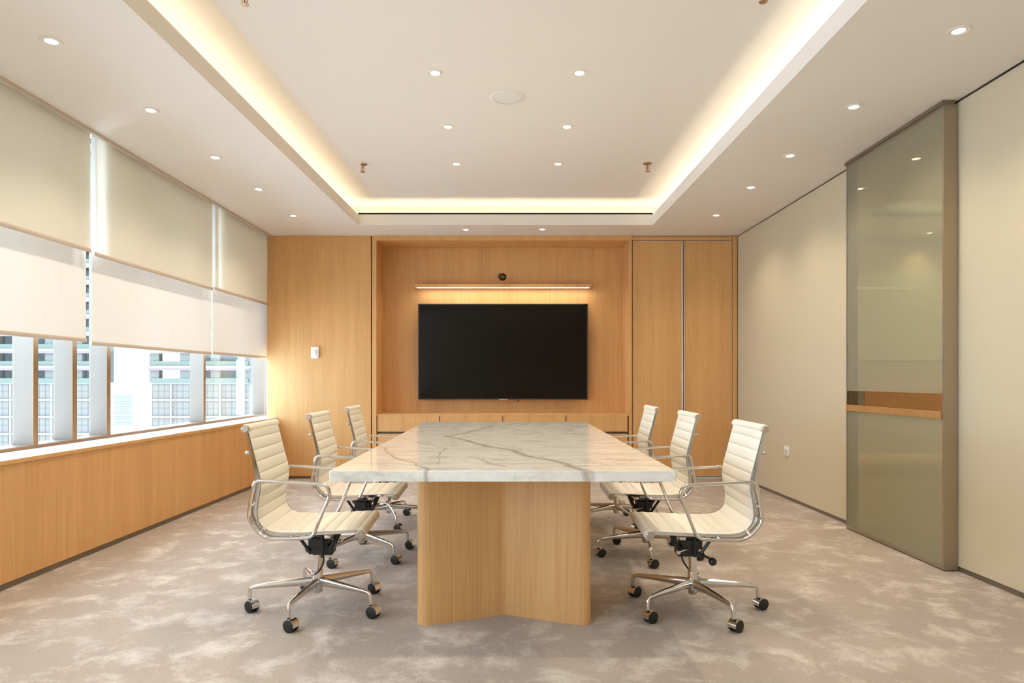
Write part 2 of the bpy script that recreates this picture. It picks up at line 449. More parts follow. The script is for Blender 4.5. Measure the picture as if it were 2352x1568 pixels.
link('cove_wall', quadprism([(xL(yt1) - cw, yt1 + cw), (xRr(yt1) + cw, yt1 + cw), (xRr(yt1) + cw, yt1 + cw + .05), (xL(yt1) - cw, yt1 + cw + .05)], ZC + 0.02, ZU), 'ceiling', cl_)
link('cove_wall', quadprism([(xL(yt0) - cw, yt0 - cw - .05), (xRr(yt0) + cw, yt0 - cw - .05), (xRr(yt0) + cw, yt0 - cw), (xL(yt0) - cw, yt0 - cw)], ZC + 0.02, ZU), 'ceiling', cl_)
link('raised_tray', MB().box(-2.2, 2.2, yt0 - 0.5, 7.6, ZU, ZU + 0.04), 'ceiling', cl_)
link('slab', MB().box(-3.3, XRW + 0.1, Y0 - 0.1, 9.1, 3.1, 3.2), 'ceiling', cl_)
# dark linear slot on the far side of the tray
struct('trim_3', quadprism([(xL(yt1) + 0.0, yt1 + 0.002), (xRr(yt1), yt1 + 0.002), (xRr(yt1), yt1 + 0.016), (xL(yt1), yt1 + 0.016)], ZL + 0.0005, ZL + 0.017), 'black_gap', label='dark slot line across the far side of the tray')
# blind pelmet
struct('trim_4', MB().box(PXL - 0.02, PXL, Y0, 7.60, ZC - 0.022, ZC + 0.1).shear(SL), 'bar', label='beige pelmet strip along the top of the blinds')
struct('trim_5', MB().box(PXL - 0.45, PXL - 0.0201, Y0, 9.0, ZC + 0.08, ZC + 0.1).shear(SL), 'ceiling')

# ------------------------------------------------------------------ window
struct('daylight_blocker', MB().box(-2.80, -2.66, -0.4, 2.69, 1.36, ZC + 0.08).shear(SL), 'wall', label='unseen beige panel added to block daylight at the window beside the camera')  # out of view, added to cut daylight on the near wall and ceiling
WS = 0.0136
XW = -2.863
w1 = sempty('window_1', (XW, 4, 0.68), 'continuous window band behind the blinds')
fr_ = link('window_frame', MB().box(XW - 0.14, XW, Y0, 9.0, 0.681, 0.70).box(XW - 0.14, XW, Y0, 9.0, 2.745, 2.78).shear(WS), 'fin', w1)
link('bottom_shade_strip', MB().box(XW + 0.0005, XW + 0.005, Y0, 9.0, 0.681, 0.699).shear(WS), 'backlit_brown', w1)  # thin strip, backlit shade put into its brown
mull = [(-0.2, .045), (1.33, .045), (2.86, .045), (4.184, .04), (4.553, .045), (4.935, .045), (6.457, .045), (8.00, .035)]
for y, w in mull:
    link('mullion', MB().box(XW - 0.125, XW - 0.0005, y, y + w, 0.7005, 2.745).shear(WS), 'fin', w1)
    link('mullion_shade_strip', MB().box(XW, XW + 0.006, y - 0.001, y + w + 0.001, 0.6995, 2.745).shear(WS), 'backlit_brown', w1)  # strip coloured as the shaded room face of the aluminium mullion
link('end_frame', MB().box(XW - 0.125, XW, 8.06, 9.0, 0.7005, 2.745).shear(WS), 'fin', w1)
ys = [m_[0] for m_ in mull]
link('pane', MB().box(XW - 0.112, XW - 0.106, Y0, ys[0], 0.7, 2.745).shear(WS), 'glass', w1)
for i in range(len(mull) - 1):
    link('pane', MB().box(XW - 0.112, XW - 0.106, ys[i] + mull[i][1] + .0005, ys[i + 1] - .0005, 0.7005, 2.745).shear(WS), 'glass', w1)

# blinds
def make_blind(layer, x, y0, y1, zb, label, last):
    mat = 'blind_up' if layer == 'upper' else 'blind_low'
    th = thing('roller_blind', label, 'blind', (x, (y0 + y1) / 2, zb), group=('upper roller blinds' if layer == 'upper' else 'lower roller blinds'))
    link('fabric', MB().box(x - 0.0004, x + 0.0004, y0 + 0.004, y1 - 0.004, zb + 0.012, ZC + 0.04).shear(SL), mat, th)
    mb = MB()
    P = [(0.008 * math.cos(a) * 0.8, 0.014 * math.sin(a)) for a in [2 * PI * i / 12 for i in range(12)]]
    n = len(P)
    vs = [(x + p, y0, zb + 0.012 + q) for p, q in P] + [(x + p, y1, zb + 0.012 + q) for p, q in P]
    fs = [tuple(range(n)), tuple(reversed(range(n, 2 * n)))] + [(i, n + i, n + (i + 1) % n, (i + 1) % n) for i in range(n)]
    mb.add(vs, fs); mb.shear(SL)
    link('bottom_bar', mb, 'bar', th, smooth=True)
    link('roller_tube', MB().lathe([(0.0, y0 + .01), (0.018, y0 + .01), (0.018, y1 - .01), (0.0, y1 - .01)], 'Y', (x, 0, ZC + 0.055), 14).shear(SL), 'bar', th, smooth=True)
    return th
XU = -2.672; XLo = -2.745
make_blind('upper', XU, 2.70, 4.452, 1.930, 'beige upper roller blind nearest the camera, hanging from the ceiling', 0)
make_blind('upper', XU, 4.505, 6.236, 1.918, 'beige upper roller blind in the middle of the three, between two bright gaps', 0)
make_blind('upper', XU, 6.29, 8.05, 1.930, 'beige upper roller blind farthest off, meeting the oak wall panel', 1)
make_blind('lower', XLo, 2.72, 4.525, 1.350, 'bright white lower roller blind nearest the camera, lit by daylight', 0)
make_blind('lower', XLo, 4.575, 6.372, 1.334, 'bright white lower roller blind in the middle of the three, lit by daylight', 0)
make_blind('lower', XLo, 6.392, 8.05, 1.340, 'bright white lower roller blind farthest off, meeting the oak wall panel', 1)

# ------------------------------------------------------------------ back wall joinery
XPL = X(613, YB)
wp = thing('wall_panel', 'tall plain oak panel on the back wall beside the windows', 'wall panel', ((XPL + X(852, YB)) / 2, YB, 0))
link('board', MB().bevbox(XPL, X(852, YB), YB, YB + 0.44, 0.03, ZC - 0.001, 0.0015, 1), 'wood', wp)
link('plinth', MB().box(XPL + .01, X(852, YB), YB + 0.012, YB + 0.3, 0, 0.03), 'skirting', wp)

un = thing('media_niche', 'oak framed recess in the back wall that holds the television', 'niche', (0, YB, 0))
xa, xb = X(855, YB), X(1451, YB)      # outer
xi, xj = X(865, YB), X(1444.5, YB)    # inner
zt = Z(552.5, YB); zb_ = Z(951, YB)
yn = 8.02; yf = YB - 0.012
link('side_panel', MB().bevbox(xa, xi, yf, yn, 0.0, ZC - 0.001, 0.0012, 1), 'wood', un)
link('side_panel', MB().bevbox(xj, xb, yf, yn, 0.0, ZC - 0.001, 0.0012, 1), 'wood', un)
link('top_panel', MB().bevbox(xi, xj, yf, yn, zt, ZC - 0.001, 0.0012, 1), 'wood', un)
link('back_panel', MB().box(xi, xj, yn, yn + 0.02, 0.0, zt), 'wood', un)

cw_ = (xj - xi) / 4
names = ['far left', 'second from left', 'second from right', 'far right']
locs = ['against the left frame of the niche', 'second from the left frame of the niche', 'second from the right frame of the niche', 'against the right frame of the niche']
for k in range(4):
    a = xi + cw_ * k + 0.004 + (0.004 if k == 0 else 0); b_ = xi + cw_ * (k + 1) - (0.010 if k == 3 else 0.0)
    c_ = thing('low_cabinet', 'low oak cabinet under the television, ' + locs[k], 'cabinet', ((a + b_) / 2, YB + 0.2, 0), 'low oak cabinets under the television')
    link('body', MB().box(a, b_ + 0.003, YB + 0.018, yn - 0.002, 0.06, zb_ - 0.021), 'dark_gap', c_)
    link('top', MB().box(xi + cw_ * k + (0.0005 if k == 0 else 0), xi + cw_ * (k + 1) - 0.0005, YB + 0.0, yn - 0.001, zb_ - 0.02, zb_), 'wood', c_)
    link('drawer', MB().bevbox(a, b_ - 0.0045, YB - 0.002, YB + 0.016, Z(991, YB), zb_ - 0.0215, 0.001, 1), 'wood', c_)
    link('finger_groove', MB().box(a, b_, YB + 0.012, YB + 0.0175, Z(995.5, YB), Z(991.3, YB)), 'dark_gap', c_)
    link('door', MB().bevbox(a, b_ - 0.0045, YB - 0.002, YB + 0.016, 0.06, Z(996, YB), 0.001, 1), 'wood', c_)
    link('plinth', MB().box(a, b_, YB + 0.02, YB + 0.2, 0, 0.0595), 'skirting', c_)

tc_ = thing('tall_cabinet', 'tall two door oak cabinet between the niche and the beige wall', 'cabinet', (X(1570, YB), YB, 0))
xc0, xc1 = xb + 0.002, X(1693, YB)
link('body', MB().box(xc0, xc1, YB + 0.022, yn, 0.03, ZC - 0.001), 'wood', tc_)
link('top_filler', MB().bevbox(xc0, X(1681, YB), YB, YB + 0.021, Z(551.5, YB), ZC - 0.010, 0.001, 1), 'wood', tc_)
link('side_filler', MB().bevbox(X(1682.5, YB), xc1, YB - 0.004, YB + 0.021, 0.0, ZC - 0.006, 0.001, 1), 'wood', tc_)
link('plinth', MB().box(xc0, X(1681, YB), YB + 0.004, YB + 0.021, 0, 0.022), 'silver', tc_)
def cdoor(x0, x1, hside):
    z0, z1 = 0.03, Z(554, YB)
    d = link('door', MB().bevbox(x0, x1, YB + 0.0, YB + 0.021, z0, z1, 0.001, 1), 'wood', tc_)
    e = 0.0045
    mb = MB(); y0, y1 = YB - 0.0015, YB + 0.003
    mb.box(x0, x0 + e, y0, y1, z0, z1); mb.box(x1 - e, x1, y0, y1, z0, z1)
    mb.box(x0 + e, x1 - e, y0, y1, z1 - e, z1); mb.box(x0 + e, x1 - e, y0, y1, z0, z0 + e)
    o = link('edge_trim', mb, 'silver', d, off=WLOC[tc_.name]); o['label'] = 'thin silver edge around the door'
    xh = x1 - 0.001 if hside > 0 else x0 + 0.001
    o = link('handle', MB().bevbox(min(xh, xh + hside * 0.007), max(xh, xh + hside * 0.007), YB - 0.014, YB + 0.004, z0 + .003, z1 - .003, 0.001, 1), 'silver', d, off=WLOC[tc_.name])
cdoor(X(1454, YB), X(1566.5, YB), +1)
cdoor(X(1571.5, YB), X(1681, YB), -1)

# television
yv = 7.90
s = yv / F
x0, x1 = X(960, yv), X(1351, yv); z1, z0 = Z(697, yv), Z(918, yv)
tv = thing('television', 'large black flat television mounted in the oak niche', 'television', ((x0 + x1) / 2, yn, z0))
link('case', MB().bevbox(x0 + .02, x1 - .02, yv + 0.028, yv + 0.055, z0 + .03, z1 - .03, 0.004, 2), 'tvback', tv)
bz = 0.013
mb = MB()
mb.bevbox(x0, x0 + bz, yv - .002, yv + .03, z0, z1, .002, 1).bevbox(x1 - bz, x1, yv - .002, yv + .03, z0, z1, .002, 1)
mb.bevbox(x0 + bz, x1 - bz, yv - .002, yv + .03, z1 - bz, z1, .002, 1).bevbox(x0 + bz, x1 - bz, yv - .002, yv + .03, z0, z0 + bz, .002, 1)
link('frame', mb, 'bezel', tv)
link('screen', MB().box(x0 + bz, x1 - bz, yv + .002, yv + .029, z0 + bz, z1 - bz), 'screen', tv)
link('wall_mount', MB().box(-0.3, 0.3, yv + 0.055, yn, z0 + .3, z1 - .3), 'tvback', tv)
xs_ = X(1190, yv)
link('sensor', MB().lathe([(0, -.008), (0.010, -.008), (0.014, .0), (0.012, .012), (0, .012)], 'Z', (xs_, yv + .012, z0 - 0.012), 12), 'bezel', tv, smooth=True)
# little emblem bar on the lower bezel
link('badge', MB().box(X(1146, yv), X(1166, yv), yv - .0035, yv - .0015, z0 + .003, z0 + .010), 'silver', tv)

# light shelf
yl = 7.87
sh = thing('light_shelf', 'long oak shelf with a light strip under it, above the television', 'shelf light', (0, yn, Z(659, yl)))
link('board', MB().bevbox(X(953, yl), X(1357.5, yl), yl, yn, Z(659.5, yl), Z(652, yl), 0.0015, 1), 'wood', sh)
link('led_strip', MB().box(X(957, yl), X(1353, yl), yl + 0.012, yl + 0.05, Z(659.5, yl) - 0.004, Z(659.5, yl) - 0.0005), 'led', sh)
# cable grommet with cable stub
gm = thing('cable_grommet', 'small dark round cable outlet above the light shelf', 'cable outlet', (X(1154, yn), yn, Z(636, yn)))
gx, gz = X(1154.5, yn), Z(636, yn)
link('ring', MB().lathe([(0.030, -.002), (0.040, -.010), (0.044, -.001), (0.030, -.0005)], 'Y', (gx, yn, gz), 24), 'grommet', gm, smooth=True)
link('cover', MB().lathe([(0, -.022), (0.022, -.020), (0.029, -.010), (0.030, -.001), (0, -.001)], 'Y', (gx + .004, yn - .001, gz - .002), 24), 'bezel', gm, smooth=True)
link('cable', MB().tube([(gx - .01, yn - .02, gz + .02), (gx - .03, yn - .035, gz + .034), (gx - .05, yn - .03, gz + .028), (gx - .056, yn - .015, gz + .004), (gx - .05, yn - .003, gz - .01)], 0.005, 8), 'grommet', gm, smooth=True)

# thermostat on oak panel
tx0, tx1, tz0, tz1 = X(715.5, YB), X(733.5, YB), Z(823, YB), Z(796.5, YB)
th = thing('thermostat', 'white thermostat with a round dial on the tall oak panel', 'thermostat', ((tx0 + tx1) / 2, YB, tz0))
link('case', MB().bevbox(tx0, tx1, YB - 0.03, YB, tz0, tz1, 0.005, 3), 'plastic', th, smooth=True)
tcx = (tx0 + tx1) / 2 + .003; tcz = (tz0 + tz1) / 2 + .002
link('dial', MB().lathe([(0, -.012), (0.021, -.012), (0.025, -.009), (0.027, 0), (0, 0)], 'Y', (tcx, YB - 0.03, tcz), 28), 'trimwhite', th, smooth=True)
link('switch', MB().box(tcx + .024, tcx + .029, YB - 0.033, YB - 0.03, tcz - .046, tcz - .030), 'plastic_grey', th)
link('indicator', MB().box(tcx - .008, tcx + .003, YB - 0.0315, YB - 0.03, tcz - .050, tcz - .045), 'plastic_grey', th)

# outlet on right wall
oy0, oy1, oz0, oz1 = 6.23, 6.33, 0.40, 0.49
ox = RX(6.28)
ol = thing('wall_outlet', 'small white socket plate low on the beige wall', 'outlet', (ox, 6.28, oz0))
link('plate', MB().bevbox(ox - 0.009, ox, oy0, oy1, oz0, oz1, 0.002, 2), 'plastic', ol, smooth=True)
link('socket', MB().lathe([(0.0, -.002), (0.016, -.002), (0.02, -.0045), (0.022, 0.0)], 'X', (ox - 0.009, 6.28, 0.445), 18), 'plastic_grey', ol, smooth=True)

# ------------------------------------------------------------------ glass door
XG = 2.508
gd = thing('sliding_glass_door', 'tall green tinted glass door leaf in a bronze frame on the right wall', 'glass door', (XG + .03, 4.5, 0))
yg0, yg1 = 3.92, 5.05
def xg(y): return XG
zdt = ZC - 0.022
mb = MB().box(XG, XG + 0.080, yg0 , yg0 + 0.014, 0.008, zdt)     # jamb facing camera
link('stile', mb, 'bronze', gd)
link('stile', MB().box(XG, XG + 0.080, yg1 - 0.012, yg1, 0.008, zdt), 'bronze', gd)
link('rail', MB().box(XG, XG + 0.080, yg0 + 0.014, yg1 - 0.012, 0.008, 0.026), 'bronze', gd)
link('rail', MB().box(XG, XG + 0.080, yg0 + 0.014, yg1 - 0.012, zdt - 0.014, zdt), 'bronze', gd)
za, zc_, zd = 0.874, 0.917, 1.020
def pane(z0, z1, mat, nm='pane'):
    return link(nm, MB().box(XG + 0.001, XG + 0.009, yg0 + 0.014, yg1 - 0.012, z0, z1), mat, gd)
pane(0.026, za, 'door_glass'); pane(za, zd, 'door_clear', 'clear_strip')
pane(zd, zdt - 0.014, 'door_glass')
link('wood_rail', MB().bevbox(XG - 0.010, XG + 0.0005, yg0 + 0.014, yg1 - 0.012, za, zc_, 0.001, 1), 'wood_dark', gd)
trk = struct('trim_6', MB().box(XG - 0.012, XG + 0.06, yg0 - 0.006, yg1 + 0.004, ZC - 0.022, ZC - 0.0005), 'skirting', label='dark track over the glass door')
struct('trim_7', MB().box(XG + 0.004, XG + 0.05, yg0, yg1, 0.0, 0.008), 'dark_gap')

# room beyond the glass door: same ceiling scheme as this room
YS = 7.67
struct('floor_side', MB().box(XRW, 8.0, 2.0, 8.0, -0.05, 0.0), 'carpet')
struct('wall_side_back', MB().box(XRW, 8.0, YS, YS + .1, 0, 3.0), 'wall')
struct('wall_side_right', MB().box(8.0, 8.1, 2.0, YS, 0, 3.0), 'wall')
struct('wall_side_front', MB().box(XRW, 8.0, 1.9, 2.0, 0, 3.0), 'wall')
cs = sempty('ceiling_side', (5, 5, ZC), 'ceiling of the next room')
xs0 = 3.50; ys1 = 7.165
link('lowered_border', MB().box(XRW, xs0, 1.9, YS, ZC, ZC + .02), 'ceiling', cs)
link('lowered_border', MB().box(xs0, 8.1, ys1, YS, ZC, ZC + .02), 'ceiling', cs)
link('cove_lip', MB().box(xs0 - .0005, xs0 + .018, 1.9, ys1, ZC + .0205, ZL), 'ceiling', cs)
link('cove_lip', MB().box(xs0, 8.1, ys1 - .0005, ys1 + .018, ZC + .0205, ZL), 'ceiling', cs)
link('raised_tray', MB().box(XRW, 8.1, 1.9, YS, ZU, ZU + .04), 'ceiling', cs)
struct('trim_8', MB().box(xs0 + .02, 8.0, ys1 + 0.0, ys1 + .014, ZL + .001, ZL + .012), 'dark_gap')
bd = thing('whiteboard', 'pale board on the wall seen through the glass door', 'board', (4.5, YS, 1.3))
link('panel', MB().bevbox(X(1966, YS), 5.35, YS - .03, YS - .001, Z(828, YS), Z(625, YS), 0.003, 1), 'board', bd)
cr_ = thing('wall_cabinet', 'floating cabinet with oak front band seen through the glass door', 'cabinet', (4.6, 7.5, 0.31))
link('body', MB().bevbox(3.2, 6.4, 7.36, YS - .001, 0.31, 0.735, 0.003, 1), 'wall', cr_)
link('oak_front', MB().bevbox(X(1985, 7.36), 6.4, 7.36, YS - .001, 0.736, 1.005, 0.003, 1), 'wood', cr_)
link('end_panel', MB().bevbox(3.2, X(1984.5, 7.36), 7.36, YS - .001, 0.736, 1.005, 0.003, 1), 'slate', cr_)

# ------------------------------------------------------------------ ceiling fittings
LIGHTS = []
def add_spot(x, y, z, e, ang=128, col=(1.0, 0.86, 0.69)):
    ld = bpy.data.lights.new('downlight_beam', 'SPOT'); ld.energy = e; ld.color = col
    ld.spot_size = math.radians(ang); ld.spot_blend = 1.0; ld.shadow_soft_size = 0.03
    lo = bpy.data.objects.new('downlight_beam', ld); COL.objects.link(lo)
    lo.location = (x, y, z)
protoD = None
def make_down():
    d = thing('downlight', '', 'downlight', (0, 0, 0))
    link('trim_ring', MB().lathe([(0.0275, -0.0004), (0.0285, -0.0035), (0.037, -0.0020), (0.040, -0.0045), (0.047, -0.0045), (0.050, -0.0015), (0.050, -0.0002)], 'Z', n=28), 'trimwhite', d, smooth=True)
    link('lens', MB().lathe([(0.0, -0.0060), (0.018, -0.0055), (0.0272, -0.0025), (0.0272, -0.0003), (0, -0.0003)], 'Z', n=28), 'lamp', d, smooth=True)
    return d
ordn = ['nearest the camera', 'second from the camera', 'third from the camera', 'fourth from the camera', 'farthest from the camera']
soL = [(-2.159, 3.233), (-2.122, 4.063), (-2.106, 4.922), (-2.09, 5.742), (-2.09, 6.67)]
soR = [(2.074, 3.136), (2.036, 4.011), (2.024, 4.884), (2.032, 5.69), (2.037, 6.654)]
downs = []
for i, (x, y) in enumerate(soL): downs.append((x, y, ZC, 'round downlight in the lowered ceiling by the windows, ' + ordn[i], 'downlights by the windows'))
for i, (x, y) in enumerate(soR): downs.append((x, y, ZC, 'round downlight in the lowered ceiling by the beige wall, ' + ordn[i], 'downlights by the beige wall'))
downs.append((-0.442, 7.29, ZC, 'small downlight above the television niche, left of the pair', 'downlights over the niche'))
downs.append((0.375, 7.27, ZC, 'small downlight above the television niche, right of the pair', 'downlights over the niche'))
downs.append((2.965, 4.95, ZC, 'downlight seen through the glass door, nearest and highest of three', 'downlights in the next room'))
downs.append((2.958, 5.73, ZC, 'downlight seen through the glass door, at its left edge', 'downlights in the next room'))
downs.append((4.61, 7.45, ZC, 'downlight seen through the glass door, smallest and lowest of three', 'downlights in the next room'))
ot = ['nearest the camera', 'middle of the row', 'farthest from the camera']
for i, y in enumerate((4.115, 4.99, 5.85)):
    downs.append((-0.435, y, ZU, 'round downlight in the raised tray, left row, ' + ot[i], 'downlights in the raised tray'))
    downs.append((0.435, y, ZU, 'round downlight in the raised tray, right row, ' + ot[i], 'downlights in the raised tray'))
SPOT_E = 14.5
for i, (x, y, z, lab, grp) in enumerate(downs):
    if protoD is None: protoD = make_down(); d = protoD
    else: d = copy_tree(protoD)
    d.location = (x, y, z); d['label'] = lab; d['group'] = grp
    add_spot(x, y, z - 0.012, SPOT_E)
# rows carried on out of view; rear beams added to brighten the pedestal
for (x, y, z) in [(-2.17, 2.4, ZC), (2.08, 2.3, ZC), (-0.435, 3.25, ZU), (0.435, 3.25, ZU), (-0.435, 2.38, ZU), (0.435, 2.38, ZU),
                  (-2.2, 1.5, ZC), (-0.4, 0.2, ZC), (0.4, 0.2, ZC), (-2.2, 0.6, ZC),
                  (-0.4, -0.9, ZC), (0.4, -0.9, ZC), (-0.4, -2.0, ZC), (0.4, -2.0, ZC)]:
    add_spot(x, y, z - 0.012, SPOT_E)

spk = thing('ceiling_speaker', 'white round speaker grille in the middle of the raised tray', 'speaker', (0.0, 4.476, ZU))
link('rim', MB().lathe([(0.090, 0.0), (0.090, -0.006), (0.112, -0.005), (0.118, -0.0005)], 'Z', (0, 4.476, ZU), 40), 'trimwhite', spk, smooth=True)
link('grille', MB().lathe([(0, -0.007), (0.06, -0.0065), (0.088, -0.004), (0.0895, -0.0005), (0, -0.0005)], 'Z', (0, 4.476, ZU), 40), 'plastic', spk, smooth=True)
def sprinkler(x, y, label):
    p = thing('sprinkler', label, 'sprinkler', (x, y, ZU), 'sprinkler heads in the raised tray')
    z = ZU
    link('escutcheon', MB().lathe([(0.0, -0.012), (0.02, -0.012), (0.034, -0.006), (0.040, -0.0005)], 'Z', (x, y, z), 22), 'brass', p, smooth=True)
    mb = MB().tube([(x, y, z - .010), (x, y, z - .030)], 0.009, 10)
    mb.tube([(x - .010, y, z - .028), (x - .015, y, z - .045), (x - .008, y, z - .062)], 0.003, 6)
    mb.tube([(x + .010, y, z - .028), (x + .015, y, z - .045), (x + .008, y, z - .062)], 0.003, 6)
    mb.tube([(x - .012, y, z - .029), (x + .012, y, z - .029)], 0.004, 6)
    link('frame', mb, 'brass', p, smooth=True)
    link('bulb', MB().tube([(x, y, z - .030), (x, y, z - .062)], 0.003, 8), 'red', p, smooth=True)
    link('deflector', MB().lathe([(0, -.070), (0.020, -.069), (0.021, -.066), (0.006, -.060), (0, -.060)], 'Z', (x, y, z), 18), 'brass', p, smooth=True)
sprinkler(-1.24, 5.86, 'far sprinkler head in the tray, on the window side')
sprinkler(1.20, 5.84, 'far sprinkler head in the tray, on the beige wall side')
sprinkler(-1.248, 3.245, 'near sprinkler head at the top edge of the photo, window side')
sprinkler(1.208, 3.22, 'near sprinkler head at the top edge of the photo, beige wall side')

# ------------------------------------------------------------------ table
tb = thing('conference_table', 'long conference table with veined white marble top on oak pedestals', 'table', (0.0, TY, 0))
tx0, tx1, ty0, ty1 = -0.685, 0.651, TY, 5.717
r = 0.10
pts = [(tx0 + .004, ty0), (tx1 - .004, ty0), (tx1, ty0 + .004)]
for i in range(9):
    a = (PI / 2) * i / 8; pts.append((tx1 - r + r * math.cos(a), ty1 - r + r * math.sin(a)))
for i in range(9):
    a = PI / 2 + (PI / 2) * i / 8; pts.append((tx0 + r + r * math.cos(a), ty1 - r + r * math.sin(a)))
pts.append((tx0, ty0 + .004))
def bevprism(pts, z0, z1, rb):
    bm = bmesh.new(); n = len(pts)
    lo = [bm.verts.new((x, y, z0)) for x, y in pts]; hi_ = [bm.verts.new((x, y, z1)) for x, y in pts]
    bm.faces.new(list(reversed(lo))); top = bm.faces.new(hi_)
    for i in range(n): bm.faces.new((lo[i], lo[(i + 1) % n], hi_[(i + 1) % n], hi_[i]))
    bmesh.ops.bevel(bm, geom=list(top.edges), offset=rb, segments=2, affect='EDGES', profile=0.5)
    bm.verts.index_update()
    mb = MB(); mb.add([v.co[:] for v in bm.verts], [[v.index for v in f.verts] for f in bm.faces]); bm.free(); return mb
link('tabletop', bevprism(pts, 0.709, 0.75, 0.002), 'marble', tb)
def rounded(poly, radii, n=8):
    out = []; k = len(poly)
    for i in range(k):
        p0 = Vector(poly[i - 1]); p = Vector(poly[i]); p1 = Vector(poly[(i + 1) % k])
        d0 = (p0 - p).normalized(); d1 = (p1 - p).normalized(); rr = radii[i]
        ang = d0.angle(d1); tl = min(rr / math.tan(ang / 2), (p0 - p).length * .49, (p1 - p).length * .49)
        A = p + d0 * tl; B = p + d1 * tl
        for j in range(n + 1):
            q = j / n
            out.append(tuple((1 - q) ** 2 * A + 2 * q * (1 - q) * p + q * q * B))
    return out
def pedestal(yn0, depth):
    xa_, xb_ = -0.408, 0.380; xm = -0.012
    y0 = yn0; y1 = yn0 + depth
    poly = [(xa_, y0 - .002), (xa_ + .06, y0 - .002), (xm, y0 + 0.150), (xb_ - .06, y0 - .002), (xb_, y0 - .002),
            (xb_, y1), (xb_ - .06, y1), (xm, y1 - .15), (xa_ + .06, y1), (xa_, y1)]
    poly = [(xa_, y0), (xm, y0 + 0.165), (xb_, y0), (xb_, y1), (xm, y1 - .165), (xa_, y1)]
    return rounded(poly, [.055, .05, .055, .055, .05, .055])
for yy in (3.035, 4.55):
    link('pedestal', MB().prism(pedestal(yy, 0.75), 0.0, 0.7085), 'wood', tb, smooth=True)

# ------------------------------------------------------------------ chair
def catmull(P, n=6):
    out = []
    for i in range(len(P) - 1):
        p0 = P[max(i - 1, 0)]; p1 = P[i]; p2 = P[i + 1]; p3 = P[min(i + 2, len(P) - 1)]
        for j in range(n):
            t_ = j / n
            out.append(tuple(0.5 * ((2 * b1) + (-a1 + c1) * t_ + (2 * a1 - 5 * b1 + 4 * c1 - d1) * t_ ** 2 + (-a1 + 3 * b1 - 3 * c1 + d1) * t_ ** 3)
                             for a1, b1, c1, d1 in zip(p0, p1, p2, p3)))
    out.append(tuple(P[-1])); return out
def resample(P, step):
    L_ = [0]
    for a, b_ in zip(P[:-1], P[1:]): L_.append(L_[-1] + math.dist(a, b_))
    n = max(2, round(L_[-1] / step)); out = []; j = 0
    for i in range(n + 1):
        s_ = L_[-1] * i / n
        while j < len(L_) - 2 and L_[j + 1] < s_: j += 1
        q = (s_ - L_[j]) / max(1e-9, L_[j + 1] - L_[j])
        out.append(tuple(a + (b_ - a) * q for a, b_ in zip(P[j], P[j + 1])))
    return out, L_[-1]
ctrl = [(-.262, .884), (-.231, .762), (-.2065, .665), (-.203, .615), (-.211, .57), (-.217, .525), (-.2165, .485), (-.203, .450),
        (-.170, .4235), (-.125, .413), (-.05, .411), (.04, .413), (.12, .416), (.20, .419), (.236, .419)]
path, _ = resample(catmull(ctrl, 10), 0.0044)
HW = 0.226
def sling_mesh(pa, offset_ribs, wrap):
    # pa: list of (x,z); closed-section sheet with pillowy channels on both faces
    mb = MB(); nv = 14
    n = len(pa); rows = []
    for i, (x, z) in enumerate(pa):
        x0, z0 = pa[max(i - 1, 0)]; x1, z1 = pa[min(i + 1, n - 1)]
        tx, tz = x1 - x0, z1 - z0; l = math.hypot(tx, tz); tx /= l; tz /= l
        nx, nz = -tz, tx       # front/top side normal for a path going down then forward
        ph = ((i + offset_ribs) % 12) / 12.0
        puff = abs(math.sin(PI * ph)) ** 0.42
        ring = []
        for j in range(nv + 1):
            v = -1 + 2 * j / nv; e = min(1.0, (1 - abs(v)) / 0.06)
            th_ = 0.0030 + 0.0068 * puff * (e ** 0.5) + 0.001 * e
            ring.append((x + nx * th_, v * HW, z + nz * th_))
        for j in range(nv, -1, -1):
            v = -1 + 2 * j / nv; e = min(1.0, (1 - abs(v)) / 0.06)
            th_ = 0.0035 + 0.0025 * puff * (e ** 0.5)
            ring.append((x - nx * th_, v * HW, z - nz * th_))
        rows.append(ring)
    k = len(rows[0]); vs = [p for r_ in rows for p in r_]
    fs = []
    for i in range(n - 1):
        for j in range(k):
            j2 = (j + 1) % k
            fs.append((i * k + j, i * k + j2, (i + 1) * k + j2, (i + 1) * k + j))
    fs.append(tuple(range(k))); fs.append(tuple(reversed([(n - 1) * k + j for j in range(k)])))
    mb.add(vs, fs); return mb
# split at a seam near the tightest bend
bi = min(range(len(path)), key=lambda i: math.dist(path[i], (-.190, .437)))
bi = round(bi / 12) * 12
def roll(cx, cz, r_, w):
    pr = [(0, -w), (r_ * .7, -w), (r_, -w + .006), (r_, w - .006), (r_ * .7, w), (0, w)]
    return MB().lathe(pr, 'Y', (cx, 0, cz), 24)

